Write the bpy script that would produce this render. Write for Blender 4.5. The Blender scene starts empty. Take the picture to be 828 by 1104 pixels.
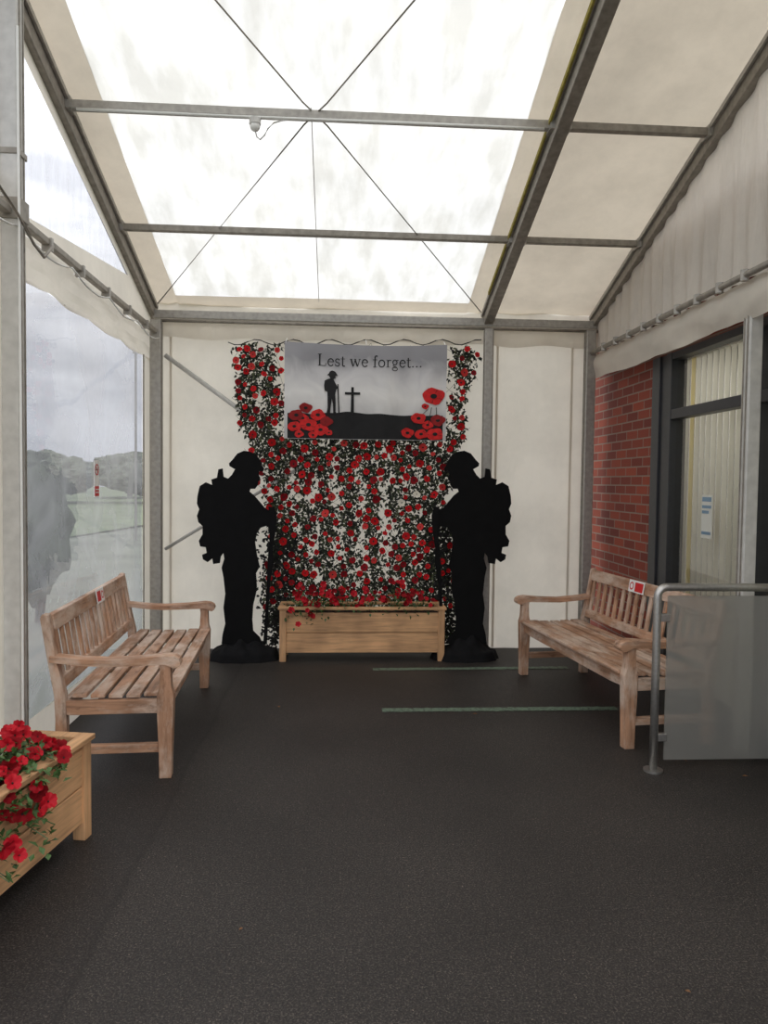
import bpy, bmesh, math, random
from mathutils import Vector, Matrix, noise
from mathutils.geometry import tessellate_polygon
random.seed(7)
S = bpy.context.scene
C = S.collection
R = random.random
def U(a, b): return a + (b-a)*random.random()
try:
    S.view_settings.view_transform = 'Standard'
except Exception: pass

# ------------------------------------------------ camera
F = 797.0; HC = 1.5
yaw = math.atan(50/F); pitch = math.atan(32/F); roll = math.radians(0.7)
CR = Matrix.Rotation(-yaw, 3, 'Z') @ Matrix.Rotation(math.pi/2-pitch, 3, 'X') @ Matrix.Rotation(roll, 3, 'Z')
cd = bpy.data.cameras.new('camera'); cam = bpy.data.objects.new('camera', cd); C.objects.link(cam)
cam.matrix_world = Matrix.Translation((0, 0, HC)) @ CR.to_4x4()
cd.sensor_fit = 'VERTICAL'; cd.sensor_height = 36; cd.sensor_width = 27; cd.lens = F/1104*36; cd.clip_start = .05; cd.clip_end = 500
S.camera = cam
CP = Vector((0, 0, HC))
def ray(px, py): return CR @ Vector(((px-414)/F, -(py-552)/F, -1))
def gnd(px, py, z=0):
    d = ray(px, py); return CP + d*((z-HC)/d.z)
def onY(px, py, Y):
    d = ray(px, py); return CP + d*(Y/d.y)
def onX(px, py, X):
    d = ray(px, py); return CP + d*(X/d.x)

D = 6.6; XL = -1.62; XM = 1.31; XR = 2.29; XB = 2.41; YR = 1.6; ZE = 3.02; SL = .33
def zr(y): return ZE + SL*(D-y) if y >= YR else ZE + SL*(D-YR) - SL*(YR-y)

# ------------------------------------------------ materials
def srgb(r, g, b):
    f = lambda c: (c/255/12.92 if c/255 <= .04045 else ((c/255+.055)/1.055)**2.4)
    return (f(r), f(g), f(b), 1)
def newmat(name):
    m = bpy.data.materials.new(name); m.use_nodes = True
    nt = m.node_tree; nt.nodes.clear(); out = nt.nodes.new('ShaderNodeOutputMaterial')
    return m, nt, out
def N(nt, t, **kw):
    n = nt.nodes.new(t)
    for k, v in kw.items():
        if k in n.inputs: n.inputs[k].default_value = v
        else: setattr(n, k, v)
    return n
def ramp(nt, fac, stops):
    r = nt.nodes.new('ShaderNodeValToRGB'); e = r.color_ramp.elements
    e[0].position, e[0].color = stops[0]; e[1].position, e[1].color = stops[-1]
    for p, c in stops[1:-1]:
        x = e.new(p); x.color = c
    nt.links.new(fac, r.inputs[0]); return r.outputs[0]
def mul(nt, a, b, fac=1.0):
    mx = N(nt, 'ShaderNodeMixRGB', blend_type='MULTIPLY'); mx.inputs[0].default_value = fac
    nt.links.new(a, mx.inputs[1]); nt.links.new(b, mx.inputs[2]); return mx.outputs[0]
def sc(c, k): return (c[0]*k, c[1]*k, c[2]*k, 1)
def coords(nt, scale=(1, 1, 1)):
    tc = nt.nodes.new('ShaderNodeTexCoord'); mp = nt.nodes.new('ShaderNodeMapping'); mp.inputs['Scale'].default_value = scale
    nt.links.new(tc.outputs['Object'], mp.inputs[0]); return mp.outputs[0]
def simple(name, col, rough=.6, metal=0, var=.15, scale=20, bump=.0, stretch=(1, 1, 1), spec=.5):
    m, nt, out = newmat(name); L = nt.links
    co = coords(nt, stretch)
    nz = N(nt, 'ShaderNodeTexNoise', Scale=scale, Detail=4.0); L.new(co, nz.inputs['Vector'])
    c = ramp(nt, nz.outputs[0], [(.3, sc(col, 1-var)), (.7, sc(col, 1+var))])
    p = N(nt, 'ShaderNodeBsdfPrincipled', Roughness=rough, Metallic=metal); p.inputs['Specular IOR Level'].default_value = spec
    L.new(c, p.inputs['Base Color'])
    if bump:
        b = N(nt, 'ShaderNodeBump', Strength=bump, Distance=.01); L.new(nz.outputs[0], b.inputs['Height']); L.new(b.outputs[0], p.inputs['Normal'])
    L.new(p.outputs[0], out.inputs[0]); return m
def wood(name, col, axis, dark=.55, pale=None):
    m, nt, out = newmat(name); L = nt.links
    s = [1, 1, 1]; s['xyz'.index(axis)] = .06
    co = coords(nt, s)
    n1 = N(nt, 'ShaderNodeTexNoise', Scale=60.0, Detail=6.0, Roughness=.65); L.new(co, n1.inputs['Vector'])
    n2 = N(nt, 'ShaderNodeTexNoise', Scale=4.0, Detail=2.0); L.new(coords(nt), n2.inputs['Vector'])
    c1 = ramp(nt, n1.outputs[0], [(.25, sc(col, dark)), (.5, sc(col, 1.0)), (.78, sc(col, 1.25))])
    c2 = ramp(nt, n2.outputs[0], [(.3, (.64, .61, .59, 1)), (.7, (1.12, 1.08, 1.05, 1))])
    c = mul(nt, c1, c2)
    if pale:
        s2 = [1, 1, 1]; s2['xyz'.index(axis)] = .4
        n3 = N(nt, 'ShaderNodeTexNoise', Scale=8.0, Detail=8.0, Roughness=.65); L.new(coords(nt, s2), n3.inputs['Vector'])
        f = ramp(nt, n3.outputs[0], [(.44, (0, 0, 0, 1)), (.63, (.85, .85, .85, 1))])
        mx = N(nt, 'ShaderNodeMixRGB'); L.new(f, mx.inputs[0]); L.new(c, mx.inputs[1]); mx.inputs[2].default_value = pale; c = mx.outputs[0]
        n4 = N(nt, 'ShaderNodeTexNoise', Scale=14.0, Detail=6.0, Roughness=.7); L.new(coords(nt, s2), n4.inputs['Vector'])
        c = mul(nt, c, ramp(nt, n4.outputs[0], [(.32, (.55, .5, .47, 1)), (.44, (1, 1, 1, 1))]))
    p = N(nt, 'ShaderNodeBsdfPrincipled', Roughness=.68); L.new(c, p.inputs['Base Color'])
    b = N(nt, 'ShaderNodeBump', Strength=.35, Distance=.004); L.new(n1.outputs[0], b.inputs['Height']); L.new(b.outputs[0], p.inputs['Normal'])
    L.new(p.outputs[0], out.inputs[0]); return m
def fabric(name, col, trans=.25, bump=.4, scale=3, stretch=(1, 1, 1), clear=0.0, dist=.08, stain=.82, streak=None):
    m, nt, out = newmat(name); L = nt.links
    co = coords(nt, stretch)
    nz = N(nt, 'ShaderNodeTexNoise', Scale=float(scale), Detail=3.0, Distortion=.3); L.new(co, nz.inputs['Vector'])
    st = N(nt, 'ShaderNodeTexNoise', Scale=1.7, Detail=9.0, Roughness=.65); L.new(coords(nt), st.inputs['Vector'])
    c = ramp(nt, st.outputs[0], [(.3, sc(col, stain)), (.6, col)])
    if streak:
        sn = N(nt, 'ShaderNodeTexNoise', Scale=6.0, Detail=6.0); L.new(coords(nt, streak), sn.inputs['Vector'])
        c = mul(nt, c, ramp(nt, sn.outputs[0], [(.35, (.78, .77, .74, 1)), (.6, (1, 1, 1, 1))]))
    b = N(nt, 'ShaderNodeBump', Strength=bump, Distance=dist); L.new(nz.outputs[0], b.inputs['Height'])
    d = N(nt, 'ShaderNodeBsdfPrincipled', Roughness=.55); L.new(c, d.inputs['Base Color']); L.new(b.outputs[0], d.inputs['Normal'])
    t = N(nt, 'ShaderNodeBsdfTranslucent'); L.new(c, t.inputs[0]); L.new(b.outputs[0], t.inputs['Normal'])
    mx = N(nt, 'ShaderNodeMixShader'); mx.inputs[0].default_value = trans
    L.new(d.outputs[0], mx.inputs[1]); L.new(t.outputs[0], mx.inputs[2]); o = mx.outputs[0]
    if clear:
        tr = N(nt, 'ShaderNodeBsdfTransparent'); L.new(c, tr.inputs[0]); m2 = N(nt, 'ShaderNodeMixShader'); m2.inputs[0].default_value = clear
        L.new(o, m2.inputs[1]); L.new(tr.outputs[0], m2.inputs[2]); o = m2.outputs[0]
    L.new(o, out.inputs[0]); return m
def film(name, tint, haze=.2, gloss=.12, rough=.03, bump=.15, stretch=(1, 1, 1)):
    m, nt, out = newmat(name); L = nt.links
    co = coords(nt, stretch)
    nz = N(nt, 'ShaderNodeTexNoise', Scale=3.0, Detail=3.0, Distortion=.8); L.new(co, nz.inputs['Vector'])
    b = N(nt, 'ShaderNodeBump', Strength=bump, Distance=.03); L.new(nz.outputs[0], b.inputs['Height'])
    tr = N(nt, 'ShaderNodeBsdfTransparent'); tr.inputs[0].default_value = tint
    h = N(nt, 'ShaderNodeBsdfTranslucent'); h.inputs[0].default_value = (.54, .54, .57, 1)
    g = N(nt, 'ShaderNodeBsdfGlossy', Roughness=rough); L.new(b.outputs[0], g.inputs['Normal'])
    a = N(nt, 'ShaderNodeMixShader'); L.new(tr.outputs[0], a.inputs[1]); L.new(h.outputs[0], a.inputs[2])
    if haze:
        n2 = N(nt, 'ShaderNodeTexNoise', Scale=2.5, Detail=7.0, Distortion=.5); L.new(co, n2.inputs['Vector'])
        mr = N(nt, 'ShaderNodeMapRange'); mr.inputs['From Min'].default_value = .3; mr.inputs['From Max'].default_value = .7
        mr.inputs['To Min'].default_value = haze*.6; mr.inputs['To Max'].default_value = haze*1.5; L.new(n2.outputs[0], mr.inputs[0]); L.new(mr.outputs[0], a.inputs[0])
    else: a.inputs[0].default_value = 0
    c = N(nt, 'ShaderNodeMixShader'); c.inputs[0].default_value = gloss; L.new(a.outputs[0], c.inputs[1]); L.new(g.outputs[0], c.inputs[2])
    L.new(c.outputs[0], out.inputs[0]); return m

M = {}
M['wall'] = fabric('white_pvc_wall', srgb(242, 235, 223), .34, .5, 1.8, (1.6, 1, .5), dist=.08, stain=.86)
M['gable'] = fabric('gathered_pvc', srgb(230, 223, 213), .24, .5, 3, (1, 3, .5))
M['roof'] = fabric('cream_roof_pvc', srgb(230, 219, 200), .26, .4, 2.5, dist=.08, stain=.80)
M['skylight'] = fabric('translucent_roof_pvc', srgb(219, 219, 216), .80, .5, 5, (1, .35, 1), .20, stain=.88, streak=(1.2, .12, 1))
M['skylight_unseen'] = fabric('unseen_clear_roof_pvc', srgb(245, 245, 242), .9, .2, 5, (1, .35, 1), .8, stain=.95)  # unseen near slope, made clear so more light enters from behind the camera
M['film'] = film('clear_window_film', (.72, .73, .77, 1), .36, .19, .03, .04)
M['film_top'] = film('clear_gable_film', (.86, .87, .90, 1), .30, .05, .08, .4, (1, 3, 1))
M['glass'] = film('window_glass', (.92, .93, .91, 1), .0, .16, .01, .0)
M['alu'] = simple('grey_aluminium', srgb(166, 162, 156), .42, .4, .15, 30)
M['alu_dark'] = simple('darkened_aluminium', srgb(146, 140, 131), .5, .35, .2, 25)  # darker than alu: backlit shade of the rafters put into the colour
M['pole'] = simple('painted_pole', srgb(196, 194, 190), .45, .2, .1, 20)
M['steel'] = simple('brushed_steel', srgb(175, 173, 170), .3, .85, .1, 60)
M['black'] = simple('matt_black', srgb(14, 14, 15), .8, 0, .2, 12, spec=.15)
M['blackcloth'] = simple('black_cloth', srgb(16, 16, 18), .85, 0, .4, 20, .4, spec=.2)
M['anthracite'] = simple('anthracite_frame', srgb(50, 51, 55), .4, .2, .1, 20)
TE = srgb(178, 138, 110); PI_ = srgb(212, 168, 124)
for a in 'xyz':
    M['teak_'+a] = wood('weathered_teak_'+a, TE, a, .42, srgb(206, 186, 170))
    M['pine_'+a] = wood('pine_'+a, PI_, a, .58)
M['soil'] = simple('dark_soil', srgb(45, 32, 25), .95, 0, .5, 60, .6)
M['leaf'] = simple('plant_leaf', srgb(60, 88, 42), .5, 0, .5, 9)
M['leaf_dark'] = simple('net_leaf_dark', srgb(32, 41, 26), .8, 0, .5, 8)
M['leaf_olive'] = simple('net_leaf_olive', srgb(74, 80, 52), .8, 0, .4, 8)
M['leaf_brown'] = simple('net_leaf_black', srgb(20, 19, 18), .8, 0, .4, 8)
M['red'] = simple('poppy_red', srgb(184, 20, 26), .8, 0, .3, 30, .2, spec=.2)
M['red2'] = simple('poppy_dark_red', srgb(128, 12, 22), .8, 0, .25, 30, .2, spec=.2)
M['pink'] = simple('poppy_coral', srgb(200, 58, 56), .8, 0, .25, 30, .2, spec=.2)
M['petunia'] = simple('petunia_red', srgb(172, 12, 30), .6, 0, .3, 40, spec=.25)
M['cream'] = simple('cream_wool', srgb(225, 220, 205), .8)
M['white'] = simple('white_plastic', srgb(235, 235, 232), .4, 0, .03)
M['signred'] = simple('sign_red', srgb(200, 30, 34), .5, 0, .05)
M['signblue'] = simple('sign_blue', srgb(90, 140, 180), .5, 0, .05)
M['print_black'] = simple('print_black', srgb(20, 20, 22), .8, 0, .2)
M['print_red'] = simple('print_red', srgb(205, 30, 30), .8, 0, .2, 30)
M['print_dark_red'] = simple('print_dark_red', srgb(140, 18, 20), .8, 0, .2, 30)
M['blind'] = fabric('blind_fabric', srgb(224, 222, 213), .5, .0, 3, stain=.92)
M['blind_y'] = fabric('blind_yellow', srgb(222, 212, 168), .5, .0, 3, stain=.92)
M['room'] = simple('dim_room', srgb(156, 154, 150), .9, 0, .1)
M['dry_leaf'] = simple('dry_leaf', srgb(120, 82, 48), .8)
M['tree'] = simple('tree_foliage', srgb(78, 86, 70), .9, 0, .5, 3, .6)  # foliage colour lightened so the trees look hazy
M['bark'] = simple('bark', srgb(70, 60, 52), .9)
M['moss'] = simple('mossy_strap', srgb(150, 138, 60), .8, 0, .3, 30)
M['path'] = simple('outside_path', srgb(150, 146, 138), .8, 0, .1, 2)

# worn line paint
m, nt, out = newmat('worn_green_paint'); L = nt.links
n1 = N(nt, 'ShaderNodeTexNoise', Scale=40.0, Detail=6.0, Roughness=.7); L.new(coords(nt), n1.inputs[0])
c1 = ramp(nt, n1.outputs[0], [(.36, srgb(54, 58, 54)), (.52, srgb(98, 116, 98))])
p = N(nt, 'ShaderNodeBsdfPrincipled', Roughness=.75); L.new(c1, p.inputs['Base Color']); L.new(p.outputs[0], out.inputs[0]); M['greenline'] = m
# asphalt
m, nt, out = newmat('asphalt'); L = nt.links
co = coords(nt)
n1 = N(nt, 'ShaderNodeTexNoise', Scale=150.0, Detail=3.0, Roughness=.8); L.new(co, n1.inputs[0])
n2 = N(nt, 'ShaderNodeTexNoise', Scale=1.0, Detail=6.0); L.new(co, n2.inputs[0])
n3 = N(nt, 'ShaderNodeTexNoise', Scale=38.0, Detail=5.0, Roughness=.7); L.new(co, n3.inputs[0])
v = N(nt, 'ShaderNodeTexVoronoi', Scale=40.0); L.new(co, v.inputs['Vector'])
v2 = N(nt, 'ShaderNodeTexVoronoi', Scale=150.0); L.new(co, v2.inputs['Vector'])
c1 = ramp(nt, n1.outputs[0], [(.36, srgb(16, 15, 15)), (.52, srgb(43, 40, 39)), (.66, srgb(90, 85, 81))])
c2 = ramp(nt, n2.outputs[0], [(.32, (.66, .64, .63, 1)), (.68, (1.14, 1.11, 1.08, 1))])
c3 = ramp(nt, n3.outputs[0], [(.35, (.78, .78, .78, 1)), (.65, (1.22, 1.21, 1.19, 1))])
spk = ramp(nt, v.outputs['Distance'], [(.05, (5.0, 4.7, 4.3, 1)), (.10, (1, 1, 1, 1))])
cell = nt.nodes.new('ShaderNodeSeparateColor'); L.new(v2.outputs['Color'], cell.inputs[0])
cc = ramp(nt, cell.outputs[0], [(.80, (1, 1, 1, 1)), (.88, (1.6, 1.55, 1.5, 1))])
c = mul(nt, mul(nt, mul(nt, mul(nt, c1, c2), c3), spk, .7), cc, .8)
sx = nt.nodes.new('ShaderNodeSeparateXYZ'); L.new(co, sx.inputs[0])
ad = N(nt, 'ShaderNodeMath', operation='MULTIPLY_ADD'); ad.inputs[1].default_value = .10; L.new(n2.outputs[0], ad.inputs[0]); L.new(sx.outputs[0], ad.inputs[2])
mr = N(nt, 'ShaderNodeMapRange'); mr.inputs['From Min'].default_value = -.74; mr.inputs['From Max'].default_value = -.70; L.new(ad.outputs[0], mr.inputs[0])
seam = ramp(nt, mr.outputs[0], [(.0, (.85, .85, .87, 1)), (.5, (.62, .62, .63, 1)), (1, (1, 1, 1, 1))])
c = mul(nt, c, seam)
p = N(nt, 'ShaderNodeBsdfPrincipled', Roughness=.6); p.inputs['Specular IOR Level'].default_value = .35
L.new(c, p.inputs['Base Color'])
b = N(nt, 'ShaderNodeBump', Strength=.2, Distance=.004); L.new(n1.outputs[0], b.inputs['Height']); L.new(b.outputs[0], p.inputs['Normal'])
L.new(p.outputs[0], out.inputs[0]); M['asphalt'] = m
M['ground'] = simple('outside_ground', srgb(108, 112, 98), .9, 0, .3, .8)
M['grass'] = simple('outside_grass', srgb(100, 112, 82), .9, 0, .3, 1)
# brick
m, nt, out = newmat('red_brick'); L = nt.links
tc = nt.nodes.new('ShaderNodeTexCoord'); sp = nt.nodes.new('ShaderNodeSeparateXYZ'); cb = nt.nodes.new('ShaderNodeCombineXYZ')
L.new(tc.outputs['Object'], sp.inputs[0]); L.new(sp.outputs[1], cb.inputs[0]); L.new(sp.outputs[2], cb.inputs[1])
br = N(nt, 'ShaderNodeTexBrick', Scale=1.0); br.inputs['Color1'].default_value = srgb(146, 66, 46); br.inputs['Color2'].default_value = srgb(106, 46, 37)
br.inputs['Mortar'].default_value = srgb(132, 112, 100); br.inputs['Mortar Size'].default_value = .006; br.inputs['Brick Width'].default_value = .225; br.inputs['Row Height'].default_value = .075
L.new(cb.outputs[0], br.inputs[0])
p = N(nt, 'ShaderNodeBsdfPrincipled', Roughness=.9); L.new(br.outputs[0], p.inputs['Base Color'])
b = N(nt, 'ShaderNodeBump', Strength=.5, Distance=.006, invert=True); L.new(br.outputs['Fac'], b.inputs['Height']); L.new(b.outputs[0], p.inputs['Normal'])
L.new(p.outputs[0], out.inputs[0]); M['brick'] = m
# frosted glass
m, nt, out = newmat('frosted_glass'); L = nt.links
t = N(nt, 'ShaderNodeBsdfTranslucent'); t.inputs[0].default_value = (.66, .66, .64, 1)
rf = N(nt, 'ShaderNodeBsdfRefraction', Roughness=.28, IOR=1.02); rf.inputs[0].default_value = (.80, .80, .78, 1)
g = N(nt, 'ShaderNodeBsdfGlossy', Roughness=.3); g.inputs[0].default_value = (.8, .8, .8, 1)
df = N(nt, 'ShaderNodeBsdfDiffuse'); df.inputs[0].default_value = (.44, .44, .42, 1)
a = N(nt, 'ShaderNodeMixShader'); a.inputs[0].default_value = .76; L.new(t.outputs[0], a.inputs[1]); L.new(rf.outputs[0], a.inputs[2])
b = N(nt, 'ShaderNodeMixShader'); b.inputs[0].default_value = .2; L.new(a.outputs[0], b.inputs[1]); L.new(df.outputs[0], b.inputs[2])
c = N(nt, 'ShaderNodeMixShader'); c.inputs[0].default_value = .05; L.new(b.outputs[0], c.inputs[1]); L.new(g.outputs[0], c.inputs[2])
L.new(c.outputs[0], out.inputs[0]); M['frost'] = m
# banner cloth
m, nt, out = newmat('banner_print'); L = nt.links
tc = nt.nodes.new('ShaderNodeTexCoord'); sp = nt.nodes.new('ShaderNodeSeparateXYZ'); L.new(tc.outputs['Generated'], sp.inputs[0])
nz = N(nt, 'ShaderNodeTexNoise', Scale=3.0, Detail=5.0); L.new(tc.outputs['Generated'], nz.inputs[0])
ad = N(nt, 'ShaderNodeMath', operation='MULTIPLY_ADD'); ad.inputs[1].default_value = .35; L.new(nz.outputs[0], ad.inputs[0]); L.new(sp.outputs[2], ad.inputs[2])
c = ramp(nt, ad.outputs[0], [(.35, srgb(192, 190, 190)), (.62, srgb(230, 228, 226)), (.85, srgb(198, 196, 198)), (1.0, srgb(152, 151, 156))])
p = N(nt, 'ShaderNodeBsdfPrincipled', Roughness=.5); L.new(c, p.inputs['Base Color'])
nw = N(nt, 'ShaderNodeTexNoise', Scale=4.0, Detail=1.0, Distortion=.3); L.new(coords(nt, (1, 1, .7)), nw.inputs[0])
b = N(nt, 'ShaderNodeBump', Strength=.4, Distance=.04); L.new(nw.outputs[0], b.inputs['Height']); L.new(b.outputs[0], p.inputs['Normal'])
L.new(p.outputs[0], out.inputs[0]); M['banner'] = m

# ------------------------------------------------ mesh helpers
def obj(name, bm, mats, parent=None, smooth=False, bevel=0, recalc=True, **props):
    me = bpy.data.meshes.new(name)
    if recalc: bmesh.ops.recalc_face_normals(bm, faces=bm.faces[:])
    bm.to_mesh(me); bm.free()
    o = bpy.data.objects.new(name, me); C.objects.link(o)
    for mm in (mats if isinstance(mats, (list, tuple)) else [mats]): me.materials.append(mm)
    if smooth:
        for f in me.polygons: f.use_smooth = True
    if parent: o.parent = parent
    if bevel:
        b = o.modifiers.new('bevel', 'BEVEL'); b.width = bevel; b.segments = 2; b.limit_method = 'ANGLE'
    for k, v_ in props.items(): o[k] = v_
    return o
def thing(name, label, cat, loc=(0, 0, 0), rz=0, group=None):
    o = bpy.data.objects.new(name, None); C.objects.link(o); o.location = loc; o.rotation_euler = (0, 0, rz); o.empty_display_size = .1
    o['label'] = label; o['category'] = cat
    if group: o['group'] = group
    return o
def tag(o, label, cat, group=None):
    o['label'] = label; o['category'] = cat
    if group: o['group'] = group
    return o
def struct(o): o['kind'] = 'structure'; return o
def NB(): return bmesh.new()
def box(bm, a, b):
    (x0, y0, z0), (x1, y1, z1) = a, b
    v = [bm.verts.new(p) for p in ((x0, y0, z0), (x1, y0, z0), (x1, y1, z0), (x0, y1, z0), (x0, y0, z1), (x1, y0, z1), (x1, y1, z1), (x0, y1, z1))]
    for f in ((0, 3, 2, 1), (4, 5, 6, 7), (0, 1, 5, 4), (1, 2, 6, 5), (2, 3, 7, 6), (3, 0, 4, 7)): bm.faces.new([v[i] for i in f])
def bar(bm, p, q, w, h, up=(0, 0, 1)):
    p = Vector(p); q = Vector(q); d = (q-p).normalized(); s = d.cross(Vector(up)).normalized(); u = s.cross(d)
    v = []
    for e in (p, q):
        for a, b_ in ((-1, -1), (1, -1), (1, 1), (-1, 1)): v.append(bm.verts.new(e + s*(a*w/2) + u*(b_*h/2)))
    for f in ((0, 1, 2, 3), (7, 6, 5, 4), (0, 4, 5, 1), (1, 5, 6, 2), (2, 6, 7, 3), (3, 7, 4, 0)): bm.faces.new([v[i] for i in f])
def tube(bm, pts, r, n=8, cap=True):
    pts = [Vector(p) for p in pts]; rings = []
    ref = Vector((0, 0, 1)); lasts = None
    for i, p in enumerate(pts):
        d = (pts[min(i+1, len(pts)-1)] - pts[max(i-1, 0)]).normalized()
        rf = Vector((1, 0, 0)) if abs(d.dot(ref)) > .95 else ref
        s = d.cross(rf).normalized()
        if lasts is not None and s.dot(lasts) < 0: s = -s
        lasts = s
        u = s.cross(d)
        rings.append([bm.verts.new(p + (s*math.cos(a) + u*math.sin(a))*r) for a in [2*math.pi*k/n for k in range(n)]])
    for a, b_ in zip(rings, rings[1:]):
        best = min(range(n), key=lambda k: (a[0].co-b_[k].co).length)
        fl = 1 if (a[1].co-b_[(best+1) % n].co).length < (a[1].co-b_[(best-1) % n].co).length else -1
        for k in range(n):
            bm.faces.new((a[k], a[(k+1) % n], b_[(best+fl*(k+1)) % n], b_[(best+fl*k) % n]))
    if cap:
        bm.faces.new(rings[0]); bm.faces.new(rings[-1])
def tris(pts): return tessellate_polygon([[Vector((p[0], p[1], 0)) for p in pts]])
def prism(bm, pts, axis, a, b_):
    def mk(p, t): return {'x': (t, p[0], p[1]), 'y': (p[0], t, p[1]), 'z': (p[0], p[1], t)}[axis]
    A = [bm.verts.new(mk(p, a)) for p in pts]; B = [bm.verts.new(mk(p, b_)) for p in pts]
    n = len(pts)
    for t in tris(pts):
        bm.faces.new([A[i] for i in t]); bm.faces.new([B[i] for i in t][::-1])
    for i in range(n): bm.faces.new((A[i], B[i], B[(i+1) % n], A[(i+1) % n]))
def grid(bm, fn, nu, nv, mi=0):
    vs = [[bm.verts.new(fn(i/nu, j/nv)) for j in range(nv+1)] for i in range(nu+1)]
    for i in range(nu):
        for j in range(nv):
            f = bm.faces.new((vs[i][j], vs[i+1][j], vs[i+1][j+1], vs[i][j+1])); f.material_index = mi
def nz(x, y, z=0): return noise.noise(Vector((x, y, z)))
def inside(px, py, poly):
    c = False; n = len(poly); j = n-1
    for i in range(n):
        xi, yi = poly[i]; xj, yj = poly[j]
        if (yi > py) != (yj > py) and px < (xj-xi)*(py-yi)/(yj-yi)+xi: c = not c
        j = i
    return c

# ------------------------------------------------ ground and floor
bm = NB(); grid(bm, lambda u, v: (-80+160*u, -20+140*v, -.06), 4, 4); struct(obj('ground', bm, M['ground']))
bm = NB(); grid(bm, lambda u, v: (-70+62*u+10*v, 12+80*v, -.03+.8*max(0, v-.1)*(1-.4*u)), 12, 20); struct(obj('ground_grass', bm, M['grass']))
bm = NB(); grid(bm, lambda u, v: (-4.6-9*v+1.3*u-3*v*v, 6+28*v, -.02+.3*max(0, v-.35)), 2, 20); struct(obj('ground_path', bm, M['path']))
bm = NB(); box(bm, (-1.75, -3, -.05), (2.6, 6.75, 0)); struct(obj('floor', bm, M['asphalt']))

# ------------------------------------------------ tent walls
def ridge(x, z, s): return 1-2*abs(nz(x, z, s))
def wy(x, z):
    return D + .04*nz(x*1.3, z*.8, 3) + .010*ridge(x*2.6+z*.3, z*.35, 7)+.012*nz(x*5, z*.7, 9)
bm = NB(); grid(bm, lambda u, v: (XL+(XR-XL)*u, wy(XL+(XR-XL)*u, 3.05*v)+.02, 3.05*v), 150, 90); struct(obj('wall_back', bm, M['wall'], smooth=True, recalc=False))
for i_, x in enumerate((XL+.16, XM+.1, XR-.2)):
    bm = NB(); bar(bm, (x, D-.03, .02), (x, D-.03, 2.8), .02, .004, (0, 1, 0)); struct(obj('trim_%d' % (11+i_), bm, M['wall']))
bm = NB(); grid(bm, lambda u, v: (XL+(XR-XL)*u, D-.07-.01*math.sin(u*60)-.012*math.sin(math.pi*v), 2.72+.012*math.sin(u*37)+(.14-.012*math.sin(u*37))*v), 120, 5); struct(obj('trim_2', bm, M['wall'], smooth=True, recalc=False))

# left wall
ZW0, ZW1 = .22, 2.53
def poly(bm, pts, mi=0):
    f = bm.faces.new([bm.verts.new(p) for p in pts]); f.material_index = mi
A_ = (XL, 3.8, 3.70); B_ = (XL, 5.84, 3.06); C_ = (XL, 3.8, 2.83)
bm = NB()
poly(bm, [(XL, 3.6, zr(3.6)), (XL, 6.6, ZE), B_, A_])
poly(bm, [A_, C_, (XL, 3.6, 2.75), (XL, 3.6, zr(3.6))])
poly(bm, [C_, B_, (XL, 6.6, ZE), (XL, 6.6, 2.75), (XL, 3.6, 2.75)])
grid(bm, lambda u, v: (XL+.016*nz(u*14, v*3)+.02*v*(1-v)*4*nz(u*8, 2), 3.6+3*u, 2.53+.22*v-(1-v)*.02*abs(math.sin(u*14))), 80, 8)
grid(bm, lambda u, v: (XL, 3.6+3*u, ZW0*v), 2, 1)
grid(bm, lambda u, v: (XL, 3.6+.15*u, ZW0+(ZW1-ZW0)*v), 1, 2)
grid(bm, lambda u, v: (XL, 6.26+.34*u, ZW0+(ZW1-ZW0)*v), 1, 2)
grid(bm, lambda u, v: (XL+.03*nz(u*6, v*2), 2.4+1.2*u, 2.7*v), 24, 20)
poly(bm, [(XL, 2.4, 2.7), (XL, 3.6, 2.7), (XL, 3.6, 2.95), (XL, 2.4, 2.95)])
struct(obj('wall_left', bm, M['wall'], smooth=False, recalc=False))
bm = NB(); poly(bm, [A_, B_, C_]); struct(obj('window_1', bm, M['film_top']))
bm = NB(); poly(bm, [(XL, 2.4, 2.95), (XL, 3.6, 2.95), (XL, 3.6, zr(3.6)), (XL, 2.4, zr(2.4))]); struct(obj('window_2', bm, M['film_top']))
bm = NB(); grid(bm, lambda u, v: (XL-.004+.006*nz(u*5, v*4), 3.75+2.51*u, ZW0+(ZW1-ZW0)*v), 30, 30); struct(obj('window_3', bm, M['film'], smooth=True))
bm = NB(); tube(bm, [(XL+.012, 3.76, ZW0), (XL+.012, 3.76, ZW1)], .006, 6); struct(obj('trim_3', bm, M['alu_dark']))
bm = NB(); tube(bm, [(XL+.012, 6.25, ZW0), (XL+.012, 6.25, ZW1)], .006, 6); struct(obj('trim_6', bm, M['alu_dark']))

# right wall: gathered gable above the pipe
ZP = 2.66
def gx(y, z, amp=1): return XR + amp*(.022*math.sin(y*34+2*nz(y*3, z*1.5))+.02*nz(y*9, z*1.2, 5))
bm = NB(); grid(bm, lambda u, v: (gx(2.5+4.1*u, ZP+(zr(2.5+4.1*u)-ZP)*v, 1-.75*v), 2.5+4.1*u, ZP+(zr(2.5+4.1*u)-ZP)*v), 200, 14)
struct(obj('wall_right', bm, M['gable'], smooth=True, recalc=False))
def vx(y, v): return XR-.02 - .05*math.sin(math.pi*v)*(.6+.4*nz(y*2, 1)) + .018*nz(y*5, v*2)
bm = NB(); grid(bm, lambda u, v: (vx(2.5+4.1*u, v), 2.5+4.1*u, ZP-.01-(.22+.03*nz(u*6, 3))*v), 140, 10); struct(obj('trim_4', bm, M['wall'], smooth=True, recalc=False))

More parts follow.
